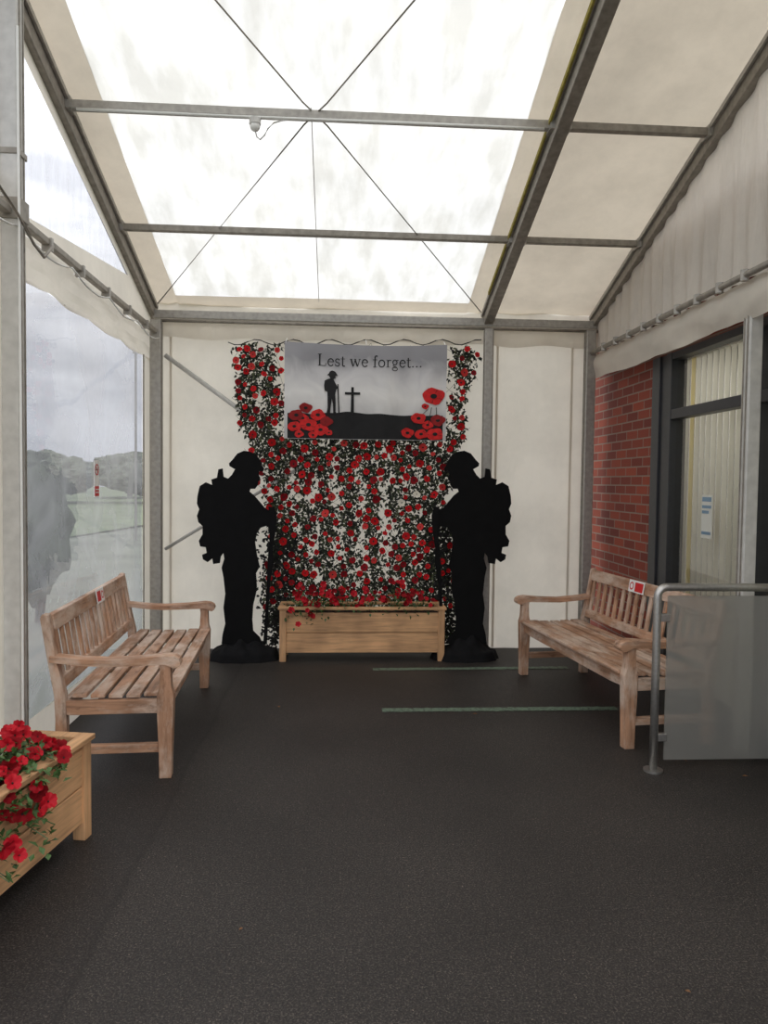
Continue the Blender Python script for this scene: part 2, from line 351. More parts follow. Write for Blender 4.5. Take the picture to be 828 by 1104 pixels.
# building on the right
ya_ = onX(703, 520, XB).y; yb_ = onX(722, 520, XB).y; yc_ = onX(808, 520, XB).y
bm = NB(); box(bm, (XB, ya_, 0), (XB+.25, 7.0, 3.3)); box(bm, (XB, 2.0, 2.46), (XB+.25, ya_, 3.3)); box(bm, (XB, 1.2, 0), (XB+.25, 2.0, 3.3)); struct(obj('wall_building', bm, M['brick']))
bm = NB(); box(bm, (3.6, 1.9, 0), (3.65, 5.9, 3)); box(bm, (XB+.25, 5.85, 0), (3.6, 5.9, 3)); box(bm, (XB+.25, 1.9, 2.6), (3.6, 5.9, 2.65)); box(bm, (XB+.25, 1.9, -.04), (3.6, 5.9, 0)); box(bm, (XB+.25, 1.85, 0), (3.6, 1.9, 3)); struct(obj('wall_room', bm, M['room']))
wf = struct(bpy.data.objects.new('window_4', None)); C.objects.link(wf)
for y0, y1 in ((ya_-.13, ya_), (yb_-.02, yb_+.06), (yc_-.08, yc_), (2.9, 2.98), (2.0, 2.08)):
    bm = NB(); box(bm, (XB-.02, y0, 0), (XB+.1, y1, 2.46)); obj('window_jamb', bm, M['anthracite'], wf, bevel=.004)
bm = NB(); box(bm, (XB-.005, yb_+.06, 0), (XB+.08, ya_-.13, 2.46)); obj('jamb_infill', bm, M['anthracite'], wf)
for z0, z1, nm_ in ((1.98, 2.05, 'transom'), (2.41, 2.46, 'window_head'), (0, .12, 'window_sill')):
    bm = NB(); box(bm, (XB-.015, 2.0, z0), (XB+.07, yb_, z1)); obj(nm_, bm, M['anthracite'], wf, bevel=.004)
for k, (a, b_) in enumerate(((yc_, yb_-.02), (2.98, yc_-.08))):
    for z0, z1 in ((.12, 1.98), (2.05, 2.41)):
        bm = NB(); poly(bm, [(XB+.03, a, z0), (XB+.03, b_, z0), (XB+.03, b_, z1), (XB+.03, a, z1)]); obj('pane', bm, M['glass'], wf)
bl = thing('vertical_blind', 'pale vertical slat blind with a yellow stripe behind the building window', 'blind', (XB+.13, 4.7, 0))
bm = NB(); box(bm, (-.02, -2.6, 2.42), (.03, .85, 2.46)); hr = obj('head_rail', bm, M['white'], bl)
bm = NB(); bm2 = NB()
k = 0; y = -2.55
while y < .88:
    t = bm2 if (k % 9 == 3) else bm
    bar(t, (0, y, .1), (0, y, 2.42), .002, .084, (.12, 1, 0)); y += .078; k += 1
obj('slats', bm, M['blind'], bl, recalc=False); obj('yellow_slats', bm2, M['blind_y'], bl, recalc=False, label='yellow slats of the blind')
ld = bpy.data.lights.new('blind_fill_light', 'AREA'); ld.shape = 'RECTANGLE'; ld.size = .6; ld.size_y = 2.6; ld.energy = 42; ld.color = (1, .97, .93)  # added fill that brightens the blinds; no lamp is seen in this room
lo = bpy.data.objects.new('blind_fill_light', ld); C.objects.link(lo); lo.location = (3.15, 4.3, 2.55)

# ------------------------------------------------ roof
def rp(x, y, x0, x1, off=0.0):
    t = (x-x0)/(x1-x0); py = ((D-y-.0) % 1.05)/1.05
    return Vector((x, y, zr(y) + .012 + off + .02*math.sin(math.pi*t)*math.sin(math.pi*py)))
SA, SB = XL+.22, XM-.18
bm = NB()
for x0, x1, xa, xb, nu in ((XL, XM, XL-.02, SA, 8), (XL, XM, SB, XM, 8), (XM, XR, XM, XR+.03, 40)):
    for ya, yb in ((YR, D+.03), (-1.5, YR)):
        grid(bm, lambda u, v: rp(xa+(xb-xa)*u, ya+(yb-ya)*v, x0, x1) + Vector((0, 0, .014*nz(u*4, v*20, x0)+.009*ridge((xa+(xb-xa)*u)*2.5, (ya+(yb-ya)*v)*2.5, 3))), nu, 120)
ya, yb = D-.12, D+.03
grid(bm, lambda u, v: rp(SA+(SB-SA)*u, ya+(yb-ya)*v, XL, XM), 10, 2)
struct(obj('ceiling', bm, M['roof'], smooth=True, recalc=False))
for nm, ya, yb, mt in (('window_5', YR, D-.12, 'skylight'), ('window_6', -1.5, YR, 'skylight_unseen')):  # near panel is out of view and clear, to admit extra light
    bm = NB(); grid(bm, lambda u, v: rp(SA+(SB-SA)*u, ya+(yb-ya)*v, XL, XM) + Vector((0, 0, .01*nz(u*9, v*14, 4))), 50, 90)
    struct(obj(nm, bm, M[mt], smooth=True, recalc=False))
bm = NB(); bar(bm, (-.18, D-.1, zr(D-.1)+.003), (-.18, 4.5, zr(4.5)+.003), .005, .003); struct(obj('trim_5', bm, M['pole']))

# rafters
def rafter(x, label, w=.085, h=.13, moss=False):
    t = thing('roof_rafter', label, 'beam', (x, 0, 0))
    bm = NB(); bar(bm, (0, D, zr(D)-.09), (0, YR, zr(YR)-.09), w, h); bar(bm, (0, YR, zr(YR)-.09), (0, -1.4, zr(-1.4)-.09), w, h)
    obj('beam_profile', bm, M['alu_dark'], t, bevel=.006)
    for s_ in (-1, 1):
        bm = NB(); bar(bm, (s_*(w/2+.012), D-.05, zr(D-.05)-.05), (s_*(w/2+.012), YR, zr(YR)-.05), .016, .03); er = obj('edge_rail', bm, M['alu'], t)
        if moss and s_ == -1:
            bm = NB(); bar(bm, (-w/2-.024, D-.4, zr(D-.4)-.06), (-w/2-.024, YR, zr(YR)-.06), .012, .03); obj('mossy_strap', bm, M['moss'], er, label='yellow green mossy edge strip')
    return t
rafter(XL, 'grey roof rafter sloping above the clear plastic side wall', .08, .12)
rafter(XM, 'grey roof rafter between translucent and cream roof bays, edged in yellow green', .08, .12, True)
rafter(XR, 'grey roof rafter above the gathered fabric gable on the right', .085, .1)
def purlin(x0, x1, y, w, h, label, mat='alu_dark'):
    t = thing('roof_purlin', label, 'beam', (0, y, zr(y)-.06))
    bm = NB(); bar(bm, (x0+.04, 0, 0), (x1-.04, 0, 0), w, h); obj('purlin_tube', bm, M[mat], t, bevel=.004)
    for a, b_ in ((x0+.04, x0+.065), (x1-.065, x1-.04)):
        bm = NB(); box(bm, (a, -.05, -.035), (b_, .05, .035)); obj('end_bracket', bm, M['alu'], t)
YP1, YP2 = 4.48, 5.52
purlin(XL, XM, YP1, .05, .05, 'higher grey purlin across the translucent roof with conduit below', 'alu')
purlin(XL, XM, YP2, .05, .045, 'lower grey purlin across the translucent roof bay')
purlin(XM, XR, YP1, .05, .045, 'higher grey purlin across the cream fabric roof bay')
purlin(XM, XR, YP2, .05, .045, 'lower grey purlin across the cream fabric roof bay')
t = thing('eave_beam', 'long horizontal aluminium eave beam along the top of the back wall', 'beam', (0, D-.06, 0))
bm = NB(); bar(bm, (XL+.02, 0, 2.92), (XR, 0, 2.92), .08, .07); obj('beam_profile', bm, M['alu'], t, bevel=.006)
bm = NB(); tube(bm, [(XL+.02, -.05, 2.86), (XR, -.05, 2.86)], .013, 8); obj('curtain_rail', bm, M['alu_dark'], t, smooth=True)
# posts
def post(x, y, w, dpt, label, top=None, mat='alu'):
    t = thing('tent_post', label, 'post', (x, y, 0)); tp = (zr(y)-.15) if top is None else top
    bm = NB(); box(bm, (-w/2, -dpt/2, .012), (w/2, dpt/2, tp)); up = obj('upright', bm, M[mat], t, bevel=.008)
    for s_ in (-1, 1):
        bm = NB(); box(bm, (-w/2-.005, s_*dpt*.22-.004, .02), (w/2+.005, s_*dpt*.22+.004, tp-.02)); obj('groove_strip', bm, M['alu_dark'], up)
    bm = NB(); box(bm, (-w/2-.005, -dpt/2-.04, 0), (w/2+.04, dpt/2+.01, .012)); obj('base_plate', bm, M['alu_dark'], t)
    return t
post(XL+.062, D-.13, .09, .08, 'grey aluminium corner post at the far left beside the clear side wall', 2.86)
post(XM, D-.12, .075, .06, 'grey aluminium post standing beside the poppy net on the back wall', 2.86)
post(XR-.075, D-.13, .085, .08, 'grey aluminium corner post where the back wall meets the brick building', 2.86)
lp = post(XL+.062, 3.68, .085, .09, 'tall pale post at the left edge carrying cables and a bracket', None, 'pole')
bm = NB(); box(bm, (-.05, -.055, 2.72), (.055, .055, 2.82)); obj('bracket', bm, M['alu_dark'], lp, bevel=.004)
bm = NB(); box(bm, (-.048, -.05, 3.02), (.05, .05, 3.05)); obj('band_clamp', bm, M['alu_dark'], lp, bevel=.004)
bm = NB(); tube(bm, [(.05, -.05, .1), (.052, -.05, 1.2), (.05, -.05, 2.3), (.05, -.055, 3.6)], .006, 6); obj('conduit', bm, M['white'], lp)
post(XR+.01, 4.02, .075, .08, 'pale post under the fabric valance at the right edge behind the frosted glass', 2.60, 'pole')
# side rails
t = thing('side_rail', 'grey horizontal rail across the left clear plastic wall', 'rail', (XL+.06, 0, 2.755))
for a, b_ in ((3.74, D-.18), (2.4, 3.62)):
    bm = NB(); bar(bm, (0, a, 0), (0, b_, 0), .04, .035); obj('rail_bar', bm, M['alu_dark'], t, bevel=.004)
for y in (4.1, 4.6, 5.1, 5.6, 6.1):
    bm = NB(); box(bm, (-.025, y-.012, -.045), (.03, y+.012, .022)); obj('rail_clip', bm, M['alu'], t)
t = thing('side_rail', 'grey tube rail holding the gathered fabric above the building window', 'rail', (XR-.07, 0, ZP))
bm = NB(); tube(bm, [(0, 2.5, 0), (0, D-.18, 0)], .019, 10); obj('rail_tube', bm, M['alu_dark'], t, smooth=True)
for k in range(13):
    bm = NB(); tube(bm, [(0, 2.9+k*.27, -.03), (0, 2.9+k*.27, .03)], .024, 8); obj('rail_clip', bm, M['alu'], t)
# brace wires, meeting the purlin at two points
for s_, lab in ((1, 'roof brace wire running from the far left corner up towards the right'), (-1, 'roof brace wire running from the far right corner up towards the left')):
    xa = XL+.08 if s_ == 1 else XM-.08; xb = XM-.08 if s_ == 1 else XL+.08; xm_ = (XL+XM)/2
    bm = NB(); tube(bm, [(xa, 6.45, zr(6.45)-.075), (xm_-.07*s_, YP1+.08, zr(YP1+.08)-.05), (xm_+.07*s_, YP1-.08, zr(YP1-.08)-.05), (xb, 2.5, zr(2.5)-.075)], .005, 6); tag(obj('brace_wire', bm, M['alu_dark'], smooth=True), lab, 'wire')
p1, p2 = onY(178, 383, D-.08), onY(345, 505, D-.08); bm = NB(); tube(bm, [p1, p2], .02, 8); tag(obj('wall_brace', bm, M['pole'], smooth=True), 'pale diagonal brace tube descending behind the net from the left corner post', 'brace')
p1, p2 = onY(178, 592, D-.08), onY(330, 500, D-.12); bm = NB(); tube(bm, [p1, p2], .014, 8); tag(obj('wall_brace', bm, M['pole'], smooth=True), 'thin diagonal brace tube rising behind the black soldier cutout on the left', 'brace')
yc = YP1-.04; zc = zr(YP1)-.098
bm = NB(); tube(bm, [(XL+.1, yc, zc), (-.6, yc, zc-.004), (.3, yc, zc), (XM-.1, yc, zc)], .009, 8); tag(obj('conduit', bm, M['white'], smooth=True), 'pale cable conduit clipped under the higher roof purlin', 'conduit')
pc = onY(275, 128, yc); pc.z = zc-.045
t = thing('dome_sensor', 'small white dome sensor hanging under the roof purlin', 'sensor', pc)
bm = NB(); tube(bm, [(0, 0, 0), (0, 0, .034)], .034, 12); mo = obj('mount', bm, M['pole'], t, smooth=False)
bm = NB(); bmesh.ops.create_uvsphere(bm, u_segments=16, v_segments=10, radius=.03, matrix=Matrix.Translation((0, 0, -.01))); obj('dome', bm, M['white'], mo, smooth=True)
bm = NB(); tube(bm, [(.0, .0, -.03), (.01, 0, -.07), (.03, 0, -.085), (.055, 0, -.06), (.075, 0, -.02), (.11, 0, .015), (.16, .0, .03), (.2, 0, .035)], .004, 6); obj('cable', bm, M['pole'], t, smooth=True)
# cables left
pts = []
for k in range(31):
    y = 3.0+3.4*k/30; pts.append((XL+.1, y, 2.70-.05*abs(math.sin(k*.52))-.01*nz(k*.7, 0)))
bm = NB(); tube(bm, pts, .006, 6); tag(obj('cable', bm, M['white'], smooth=True), 'white cable looped along the left side rail', 'cable')
bm = NB(); tube(bm, [(XL+.09, 2.9, 2.86), (XL+.13, 3.2, 2.83), (XL+.13, 3.5, 2.74), (XL+.12, 3.62, 2.72), (XL+.13, 3.75, 2.64), (XL+.12, 3.9, 2.62), (XL+.11, 4.05, 2.72)], .008, 6); tag(obj('cable', bm, M['alu_dark'], smooth=True), 'grey cable bundle bending round the post at the left edge', 'cable')

# ------------------------------------------------ benches
def make_bench(label, Lc):
    t = thing('garden_bench', label, 'bench')
    h = Lc/2; tw = .062
    by = lambda z: .505+(z-.43)*.16
    for s_ in (-1, 1):
        x0, x1 = s_*h-tw/2, s_*h+tw/2
        bm = NB(); prism(bm, [(-.03, 0), (.03, 0), (.032, .12), (.04, .3), (.042, .42), (.03, .46), (.026, .55), (.034, .60), (-.034, .60), (-.026, .55), (-.03, .46), (-.042, .42), (-.038, .3), (-.032, .12)], 'x', x0, x1)
        obj('front_leg', bm, M['teak_z'], t, bevel=.005)
        bm = NB(); prism(bm, [(.475, 0), (.535, 0), (.527, .3), (.533, .43), (.566, .62), (.597, .815), (.587, .835), (.560, .83), (.524, .62), (.480, .43), (.474, .3)], 'x', x0+.004, x1-.004)
        obj('back_post', bm, M['teak_z'], t, bevel=.005)
        top = [(-.075, .585), (-.068, .606), (-.045, .619), (0, .625), (.12, .613), (.28, .606), (.42, .615), (.55, .630)]
        botm = [(.55, .60), (.42, .583), (.28, .572), (.12, .576), (0, .580), (-.03, .566), (-.055, .560), (-.07, .57)]
        bm = NB(); prism(bm, top+botm, 'x', s_*h-.042, s_*h+.042); obj('armrest', bm, M['teak_y'], t, bevel=.008)
        bm = NB(); box(bm, (x0+.012, .03, .33), (x1-.012, .49, .40)); obj('side_rail', bm, M['teak_y'], t, bevel=.004)
        bm = NB(); box(bm, (x0+.014, .03, .13), (x1-.014, .49, .175)); obj('side_stretcher', bm, M['teak_y'], t, bevel=.004)
    bm = NB()
    prism(bm, [(-h+.02, .345), (-h+.02, .41), (h-.02, .41), (h-.02, .345), (h-.2, .335), (-h+.2, .335)], 'y', -.014, .014); obj('front_apron', bm, M['teak_x'], t, bevel=.004)
    bm = NB(); box(bm, (-h+.02, .475, .33), (h-.02, .505, .40)); obj('rear_apron', bm, M['teak_x'], t, bevel=.004)
    bm = NB()
    for k in range(6):
        y0 = -.045+k*.086; zz = .405+[.012, .006, 0, 0, .002, .006][k]
        box(bm, (-h+(.034 if k == 0 else -.0), y0, zz), (h-(.034 if k == 0 else 0), y0+.068, zz+.02))
    obj('seat', bm, M['teak_x'], t, bevel=.004)
    bm = NB(); box(bm, (-.02, 0, .33), (.02, .48, .404)); obj('seat_bearer', bm, M['teak_y'], t)
    def brail(z0, z1, th, name, ins=.03):
        bm = NB(); prism(bm, [(by(z0)-th/2, z0), (by(z0)+th/2, z0), (by(z1)+th/2, z1), (by(z1)-th/2, z1)], 'x', -h+ins, h-ins); obj(name, bm, M['teak_x'], t, bevel=.005)
    brail(.745, .825, .034, 'top_rail'); brail(.455, .515, .032, 'lower_back_rail')
    bm = NB(); n = 17
    for k in range(n):
        x = -h+.075+(2*h-.15)*k/(n-1); prism(bm, [(by(.51)-.008, .51), (by(.51)+.008, .51), (by(.747)+.008, .747), (by(.747)-.008, .747)], 'x', x-.019, x+.019)
    obj('back_slats', bm, M['teak_z'], t, bevel=.003)
    return t
def copy_tree(o, parent=None):
    c = o.copy(); C.objects.link(c)
    if parent: c.parent = parent
    for ch in list(o.children): copy_tree(ch, c)
    return c
Nn, Ff = gnd(676, 806), gnd(564, 727)
Lb = (Nn-Ff).length
b1 = make_bench('weathered teak bench on the right against the brick building', Lb)
b2_ = copy_tree(b1)
d = Nn-Ff; mid = (Nn+Ff)/2
b1.location = mid; b1.rotation_euler.z = math.atan2(d.y, d.x)
Nn2, Ff2 = gnd(180, 835), gnd(220, 742)
d2 = Ff2-Nn2; mid2 = (Nn2+Ff2)/2
b2_.location = mid2; b2_.rotation_euler.z = math.atan2(d2.y, d2.x); b2_['label'] = 'weathered teak bench on the left beside the clear plastic wall'
bpy.context.view_layer.update()
def card(parent_loc, rz, w, h, label, tilt=0.2, name='notice_sign'):
    t = thing(name, label, 'sign', parent_loc, rz)
    t.rotation_euler = (tilt, 0, rz)
    bm = NB(); box(bm, (-w/2, -.002, -h/2), (w/2, .002, h/2)); return obj('card', bm, M['white'], t)
def ring(bm, cx, cz, r, w, y, n=24):
    a = [[bm.verts.new((cx+rr*math.cos(2*math.pi*k/n), y, cz+rr*math.sin(2*math.pi*k/n))) for k in range(n)] for rr in (r, r-w)]
    for k in range(n): bm.faces.new((a[0][k], a[0][(k+1) % n], a[1][(k+1) % n], a[1][k]))
def on_bench(b, x, y, z): return b.matrix_world @ Vector((x, y, z))
def pr(t, nm, mat, fn):
    bm = NB(); fn(bm); obj(nm, bm, M[mat], t)
sg = card(on_bench(b1, -.08, .537, .79), b1.rotation_euler.z, .20, .085, 'small red and white notice fixed to the right bench top rail', -.16)
pr(sg, 'red_ring', 'signred', lambda bm: ring(bm, -.06, 0, .028, .009, -.0035))
pr(sg, 'red_panel', 'signred', lambda bm: box(bm, (-.015, -.0035, -.034), (.09, -.0022, .03)))
sg = card(on_bench(b2_, .06, .537, .79), b2_.rotation_euler.z, .16, .085, 'small red and white notice fixed to the left bench top rail', -.16)
pr(sg, 'red_panel', 'signred', lambda bm: box(bm, (-.07, -.0035, -.03), (.005, -.0022, .03)))
pr(sg, 'red_ring', 'signred', lambda bm: ring(bm, .043, 0, .025, .008, -.0035))
ps = onX(104, 516, XL+.02)
sg = card(ps, math.pi/2, .09, .24, 'narrow white sticker with red prohibition circle on the clear plastic wall', 0, 'notice_sticker')
pr(sg, 'red_ring', 'signred', lambda bm: (ring(bm, 0, .06, .038, .009, -.004), bar(bm, (-.024, -.004, .084), (.024, -.004, .036), .008, .001, (0, 1, 0))))
pr(sg, 'red_panel', 'signred', lambda bm: box(bm, (-.04, -.0045, -.115), (.04, -.003, -.05)))
pr(sg, 'cigarette_symbol', 'print_black', lambda bm: box(bm, (-.02, -.0035, .055), (.02, -.003, .063)))
pr(sg, 'text_line', 'white', lambda bm: box(bm, (-.03, -.006, -.075), (.03, -.005, -.068))); pr(sg, 'text_line', 'white', lambda bm: box(bm, (-.03, -.006, -.095), (.03, -.005, -.088)))
ps = onX(762, 557, XB+.045)
sg = card(ps, -math.pi/2, .14, .29, 'small blue and white notice stuck inside the building window', 0, 'window_poster')
for z0, z1, x1 in ((.10, .13, .06), (.055, .075, .06), (.02, .04, .03), (-.12, -.10, .06)): pr(sg, 'printed_band', 'signblue', lambda bm: box(bm, (-.06, -.004, z0), (x1, -.003, z1)))

# ------------------------------------------------ leaves & flowers
def leafq(bm, p, d, up, l, w, mi=0):
    d = d.normalized(); s_ = d.cross(up)
    if s_.length < 1e-3: s_ = Vector((1, 0, 0))
    s_.normalize(); n_ = s_.cross(d)
    a = bm.verts.new(p); b_ = bm.verts.new(p+d*l*.45+s_*w/2+n_*w*.15); c = bm.verts.new(p+d*l-n_*l*.12); e = bm.verts.new(p+d*l*.45-s_*w/2+n_*w*.15); m_ = bm.verts.new(p+d*l*.5)
    for f in ((a, b_, m_), (b_, c, m_), (c, e, m_), (e, a, m_)): bm.faces.new(f).material_index = mi
def rdir(zb=0):
    v = Vector((random.gauss(0, 1), random.gauss(0, 1), random.gauss(0, 1)+zb)); return v.normalized()
def blossom_mesh(name, seed, mats, petals=5, cup=.35, ctr=.14, ripple=.16, notch=.2, throat=0):
    rnd = random.Random(seed); bm = NB(); n = petals*6; rings = []
    ph = rnd.random()*6
    for q, rr in enumerate((.12, .45, .8, 1.0)):
        row = []
        for k in range(n):
            a = 2*math.pi*k/n; lob = 1-notch*(1-abs(math.sin(a*petals/2)))**2*(rr > .3)
            rad = rr*lob*(1+.05*rnd.uniform(-1, 1)*(rr > .9)); z = cup*rr**1.5 + ripple*rr*math.sin(a*petals+ph)*.5 + .04*rnd.uniform(-1, 1)*(rr > .7) - throat*(rr < .2)
            row.append(bm.verts.new((rad*math.cos(a), rad*math.sin(a), z)))
        rings.append(row)
    bm.faces.new(rings[0][::-1])
    for A, B in zip(rings, rings[1:]):
        for k in range(n): bm.faces.new((A[k], A[(k+1) % n], B[(k+1) % n], B[k]))
    nb = len(bm.faces)
    bmesh.ops.create_uvsphere(bm, u_segments=8, v_segments=5, radius=ctr, matrix=Matrix.Translation((0, 0, .1-throat)) @ Matrix.Diagonal((1, 1, .7, 1)))
    bm.faces.ensure_lookup_table()
    for f in bm.faces[nb:]: f.material_index = 1
    me = bpy.data.meshes.new(name); bm.to_mesh(me); bm.free()
    for mm in mats: me.materials.append(mm)
    for f in me.polygons: f.use_smooth = True
    return me
def orient(dirv, spin, scale, loc):
    q = dirv.to_track_quat('Z', 'Y')
    return Matrix.Translation(loc) @ q.to_matrix().to_4x4() @ Matrix.Rotation(spin, 4, 'Z') @ Matrix.Scale(scale, 4)
pet = [blossom_mesh('petunia_blossom', 40+k, [M['petunia'] if k < 2 else M['red2'], M['leaf_brown']], petals=5, cup=.22, ctr=.12, ripple=.14, notch=.22, throat=.3) for k in range(3)]

def plant(loc, label, cat_group, rad, hgt, nleaf, nb, rb, spill, seed, lsz=.045):
    random.seed(seed)
    t = thing('flowering_plant', label, 'plant', loc, 0, cat_group)
    bm = NB()
    for k in range(nleaf):
        a = U(0, 2*math.pi); q = math.sqrt(R())
        x = rad[0]*q*math.cos(a); y_ = rad[1]*q*math.sin(a); z = hgt*(1-q*q)*U(.3, 1.05)+.0
        p = Vector((x, y_, z)) + Vector(spill)*max(0, R()-.4)*1.7
        if R() < .12: tube(bm, [(0, 0, 0), p*.6+Vector((0, 0, .02)), p], .002, 4)
        leafq(bm, p, rdir(.3), Vector((0, 0, 1)), lsz*U(.7, 1.3), lsz*.6)
    obj('foliage', bm, M['leaf'], t, recalc=False)
    for k in range(nb):
        a = U(0, 2*math.pi); q = math.sqrt(R())
        p = Vector((rad[0]*q*math.cos(a), rad[1]*q*math.sin(a), hgt*(1-q*q*.7)*U(.7, 1.15)+.02))
        if k % 2: p += Vector(spill)*U(.2, 1.0)
        dv = (Vector((p.x*1.5, -.7, .5)) + rdir()*.6 + Vector(spill)*2).normalized()
        o = bpy.data.objects.new('blossom', random.choice(pet)); C.objects.link(o); o.parent = t
        o.matrix_local = orient(dv, U(0, 6), rb*U(.7, 1.25), p)
    return t

def planter(loc, rz, Lx, Wy, H, label):
    t = thing('wooden_planter', label, 'planter', loc, rz)
    pw = .055
    for x in (0, Lx-pw):
        for y_ in (0, Wy-pw):
            bm = NB(); box(bm, (x, y_, 0), (x+pw, y_+pw, H)); obj('corner_post', bm, M['pine_z'], t, bevel=.004)
    z0, z1 = .07, H-.025; n = 2
    for nm, y_ in (('front_panel', .012), ('rear_panel', Wy-.032)):
        bm = NB()
        for k in range(n): box(bm, (pw-.005, y_, z0+(z1-z0)*k/n+.004), (Lx-pw+.005, y_+.02, z0+(z1-z0)*(k+1)/n-.002))
        obj(nm, bm, M['pine_x'], t, bevel=.003)
    for x in (.012, Lx-.032):
        bm = NB()
        for k in range(n): box(bm, (x, pw-.005, z0+(z1-z0)*k/n+.004), (x+.02, Wy-pw+.005, z0+(z1-z0)*(k+1)/n-.002))
        obj('end_panel', bm, M['pine_y'], t, bevel=.003)
    bm = NB(); e = .012
    box(bm, (-e, -e, H), (Lx+e, .045, H+.022)); box(bm, (-e, Wy-.045, H), (Lx+e, Wy+e, H+.022)); box(bm, (-e, .045, H), (.045, Wy-.045, H+.022)); box(bm, (Lx-.045, .045, H), (Lx+e, Wy-.045, H+.022))
    obj('top_rim', bm, M['pine_x'], t, bevel=.004)
    bm = NB(); grid(bm, lambda u, v: (.033+(Lx-.066)*u, .033+(Wy-.066)*v, H-.05+.012*nz(u*9, v*4)), 30, 8); obj('soil', bm, M['soil'], t, recalc=False)
    return t
PY = 6.12
pa, pb = onY(301, 712, PY), onY(479, 710, PY)
plx = pb.x-pa.x; ph_ = onY(390, 655, PY).z
planter((pa.x, PY, 0), 0, plx, .3, ph_-.02, 'long pine planter standing in front of the poppy net')
plabs = ['leftmost red flowering plant drooping over the front of the central planter', 'second red flowering plant from the left in the central planter', 'third red flowering plant from the left in the central planter', 'fourth red flowering plant from the left in the central planter', 'fifth red flowering plant from the left in the central planter', 'rightmost red flowering plant in the central planter']
for k in range(6):
    fx = .15+.205*k
    plant((pa.x+fx, PY+.11, ph_-.05), plabs[k], 'red flowering plants in the central planter', (.13, .1), [.19, .22, .2, .19, .23, .19][k], 140 if k < 2 else 90, 20 if k < 2 else 13, .024, (.02, -.17, -.13) if k == 0 else ((0, -.14, -.05) if k == 1 else (0, -.08, -.01)), 100+k, .035)
lp0 = gnd(99, 900)
ang = math.atan2(-.98, -.17)
ux = Vector((math.cos(ang), math.sin(ang), 0)); uy = Vector((-math.sin(ang), math.cos(ang), 0))
W2 = .31
org = lp0 - uy*W2
planter((org.x, org.y, 0), ang, 1.3, W2, .41, 'pine planter in the left foreground full of red petunias')
labs = ['petunia plant at the far end of the left foreground planter', 'petunia plant spilling over the side of the left foreground planter', 'third petunia plant from the far end of the left foreground planter', 'petunia plant at the near end of the left foreground planter']
for k in range(4):
    q = org + ux*(.31+.24*k) + uy*(W2*.5); q.z = .37
    plant(q, labs[k], 'petunias in the left foreground planter', (.17, .17), .15, 560, 40, .027, (.17, -.03, -.17) if k else (.07, -.08, .02), 200+k, .036)

# ------------------------------------------------ camouflage net and poppies
NP = [(246, 369), (300, 370), (484, 373), (517, 377), (519, 395), (508, 415), (500, 440), (502, 470), (492, 488), (484, 520), (484, 560), (490, 600), (496, 640), (486, 692), (298, 692), (280, 650), (282, 615), (292, 590), (288, 560), (280, 530), (262, 500), (272, 478), (258, 460), (255, 420), (252, 390)]
YN = 6.50
def npos(px, py, dy=0): return onY(px, py, YN-dy)
def covered(px, py): return 310 < px < 480 and py < 470
net = thing('camouflage_net', 'dark green camouflage net covered with poppies hanging on the back wall', 'net', (0, YN, 0))
bm = NB(); st = 11
def strand(a, b_):
    mx_, my_ = (a[0]+b_[0])/2, (a[1]+b_[1])/2
    if inside(mx_, my_, NP):
        A = npos(*a)-Vector((0, YN, 0)); B = npos(*b_)-Vector((0, YN, 0)); bar(bm, A, B, .0022, .0022, (0, 1, 0))
for i in range(22, 50):
    for j in range(32, 64):
        x, y_ = i*st, j*st
        jx = lambda a, b_: (a+8*nz(a*.06, b_*.06), b_+8*nz(a*.06, b_*.07, 5))
        if (i+j) % 2 == 0:
            strand(jx(x, y_), jx(x+st, y_+st)); strand(jx(x+st, y_+st), jx(x+2*st, y_))
obj('netting', bm, M['leaf_olive'], net, recalc=False)
bm = NB(); tube(bm, [npos(246+7*k, 369+3*math.sin(k*1.1), .0)-Vector((0, YN, 0)) for k in range(40)], .005, 5); obj('top_cord', bm, M['leaf_brown'], net)
random.seed(11)
leafbm = [NB(), NB(), NB()]
DR = [(300, 16, 480, 668, 1), (326, 9, 470, 645, 2), (350, 9, 490, 625, 3), (376, 8, 470, 600, 4), (402, 9, 470, 610, 5), (428, 8, 480, 600, 12), (440, 9, 500, 640, 6), (462, 11, 470, 645, 7), (482, 10, 500, 680, 8), (268, 13, 372, 492, 9), (290, 10, 372, 480, 10), (500, 11, 374, 486, 11)]
def drape(px, py):
    best = -1
    for cx, hw, y0, y1, sd in DR:
        if y0-10 < py < y1+12:
            c_ = cx+9*nz(py*.022, sd)+3*nz(py*.09, sd, 4); w_ = hw*(1+.9*nz(py*.035, sd, 9))*(1 if py < y1 else .5)
            best = max(best, 1-abs(px-c_)/max(w_, 2))
    return best
cnt = 0; tries = 0
while cnt < 17000 and tries < 240000:
    tries += 1
    px, py = U(240, 524), U(366, 696)
    if not inside(px+9*nz(py*.07, 3), py+8*nz(px*.07, 8), NP) or covered(px, py): continue
    dr = drape(px, py)
    band = 1-abs(py-490)/26 if 290 < px < 500 else -1
    low = 1-abs(py-640)/34 if 290 < px < 490 else -1
    v_ = max(dr, band*.7, low*.6)+.8*nz(px*.11, py*.07, 8)+.4*nz(px*.25, py*.2, 2)
    if v_ < .20 and not (v_ > -.7 and nz(px*.2, py*.12, 31) > -.05 and R() < .34): continue
    p = npos(px, py, U(-.01, .05)) - Vector((0, YN, 0)); c = 0 if R() < .55 else (1 if R() < .5 else 2)
    dv = Vector((U(-1, 1), U(-.5, .1), U(-1.8, .3)))
    leafq(leafbm[c], p, dv, Vector((0, -1, U(-.4, .4))), U(.016, .050), U(.011, .025)); cnt += 1
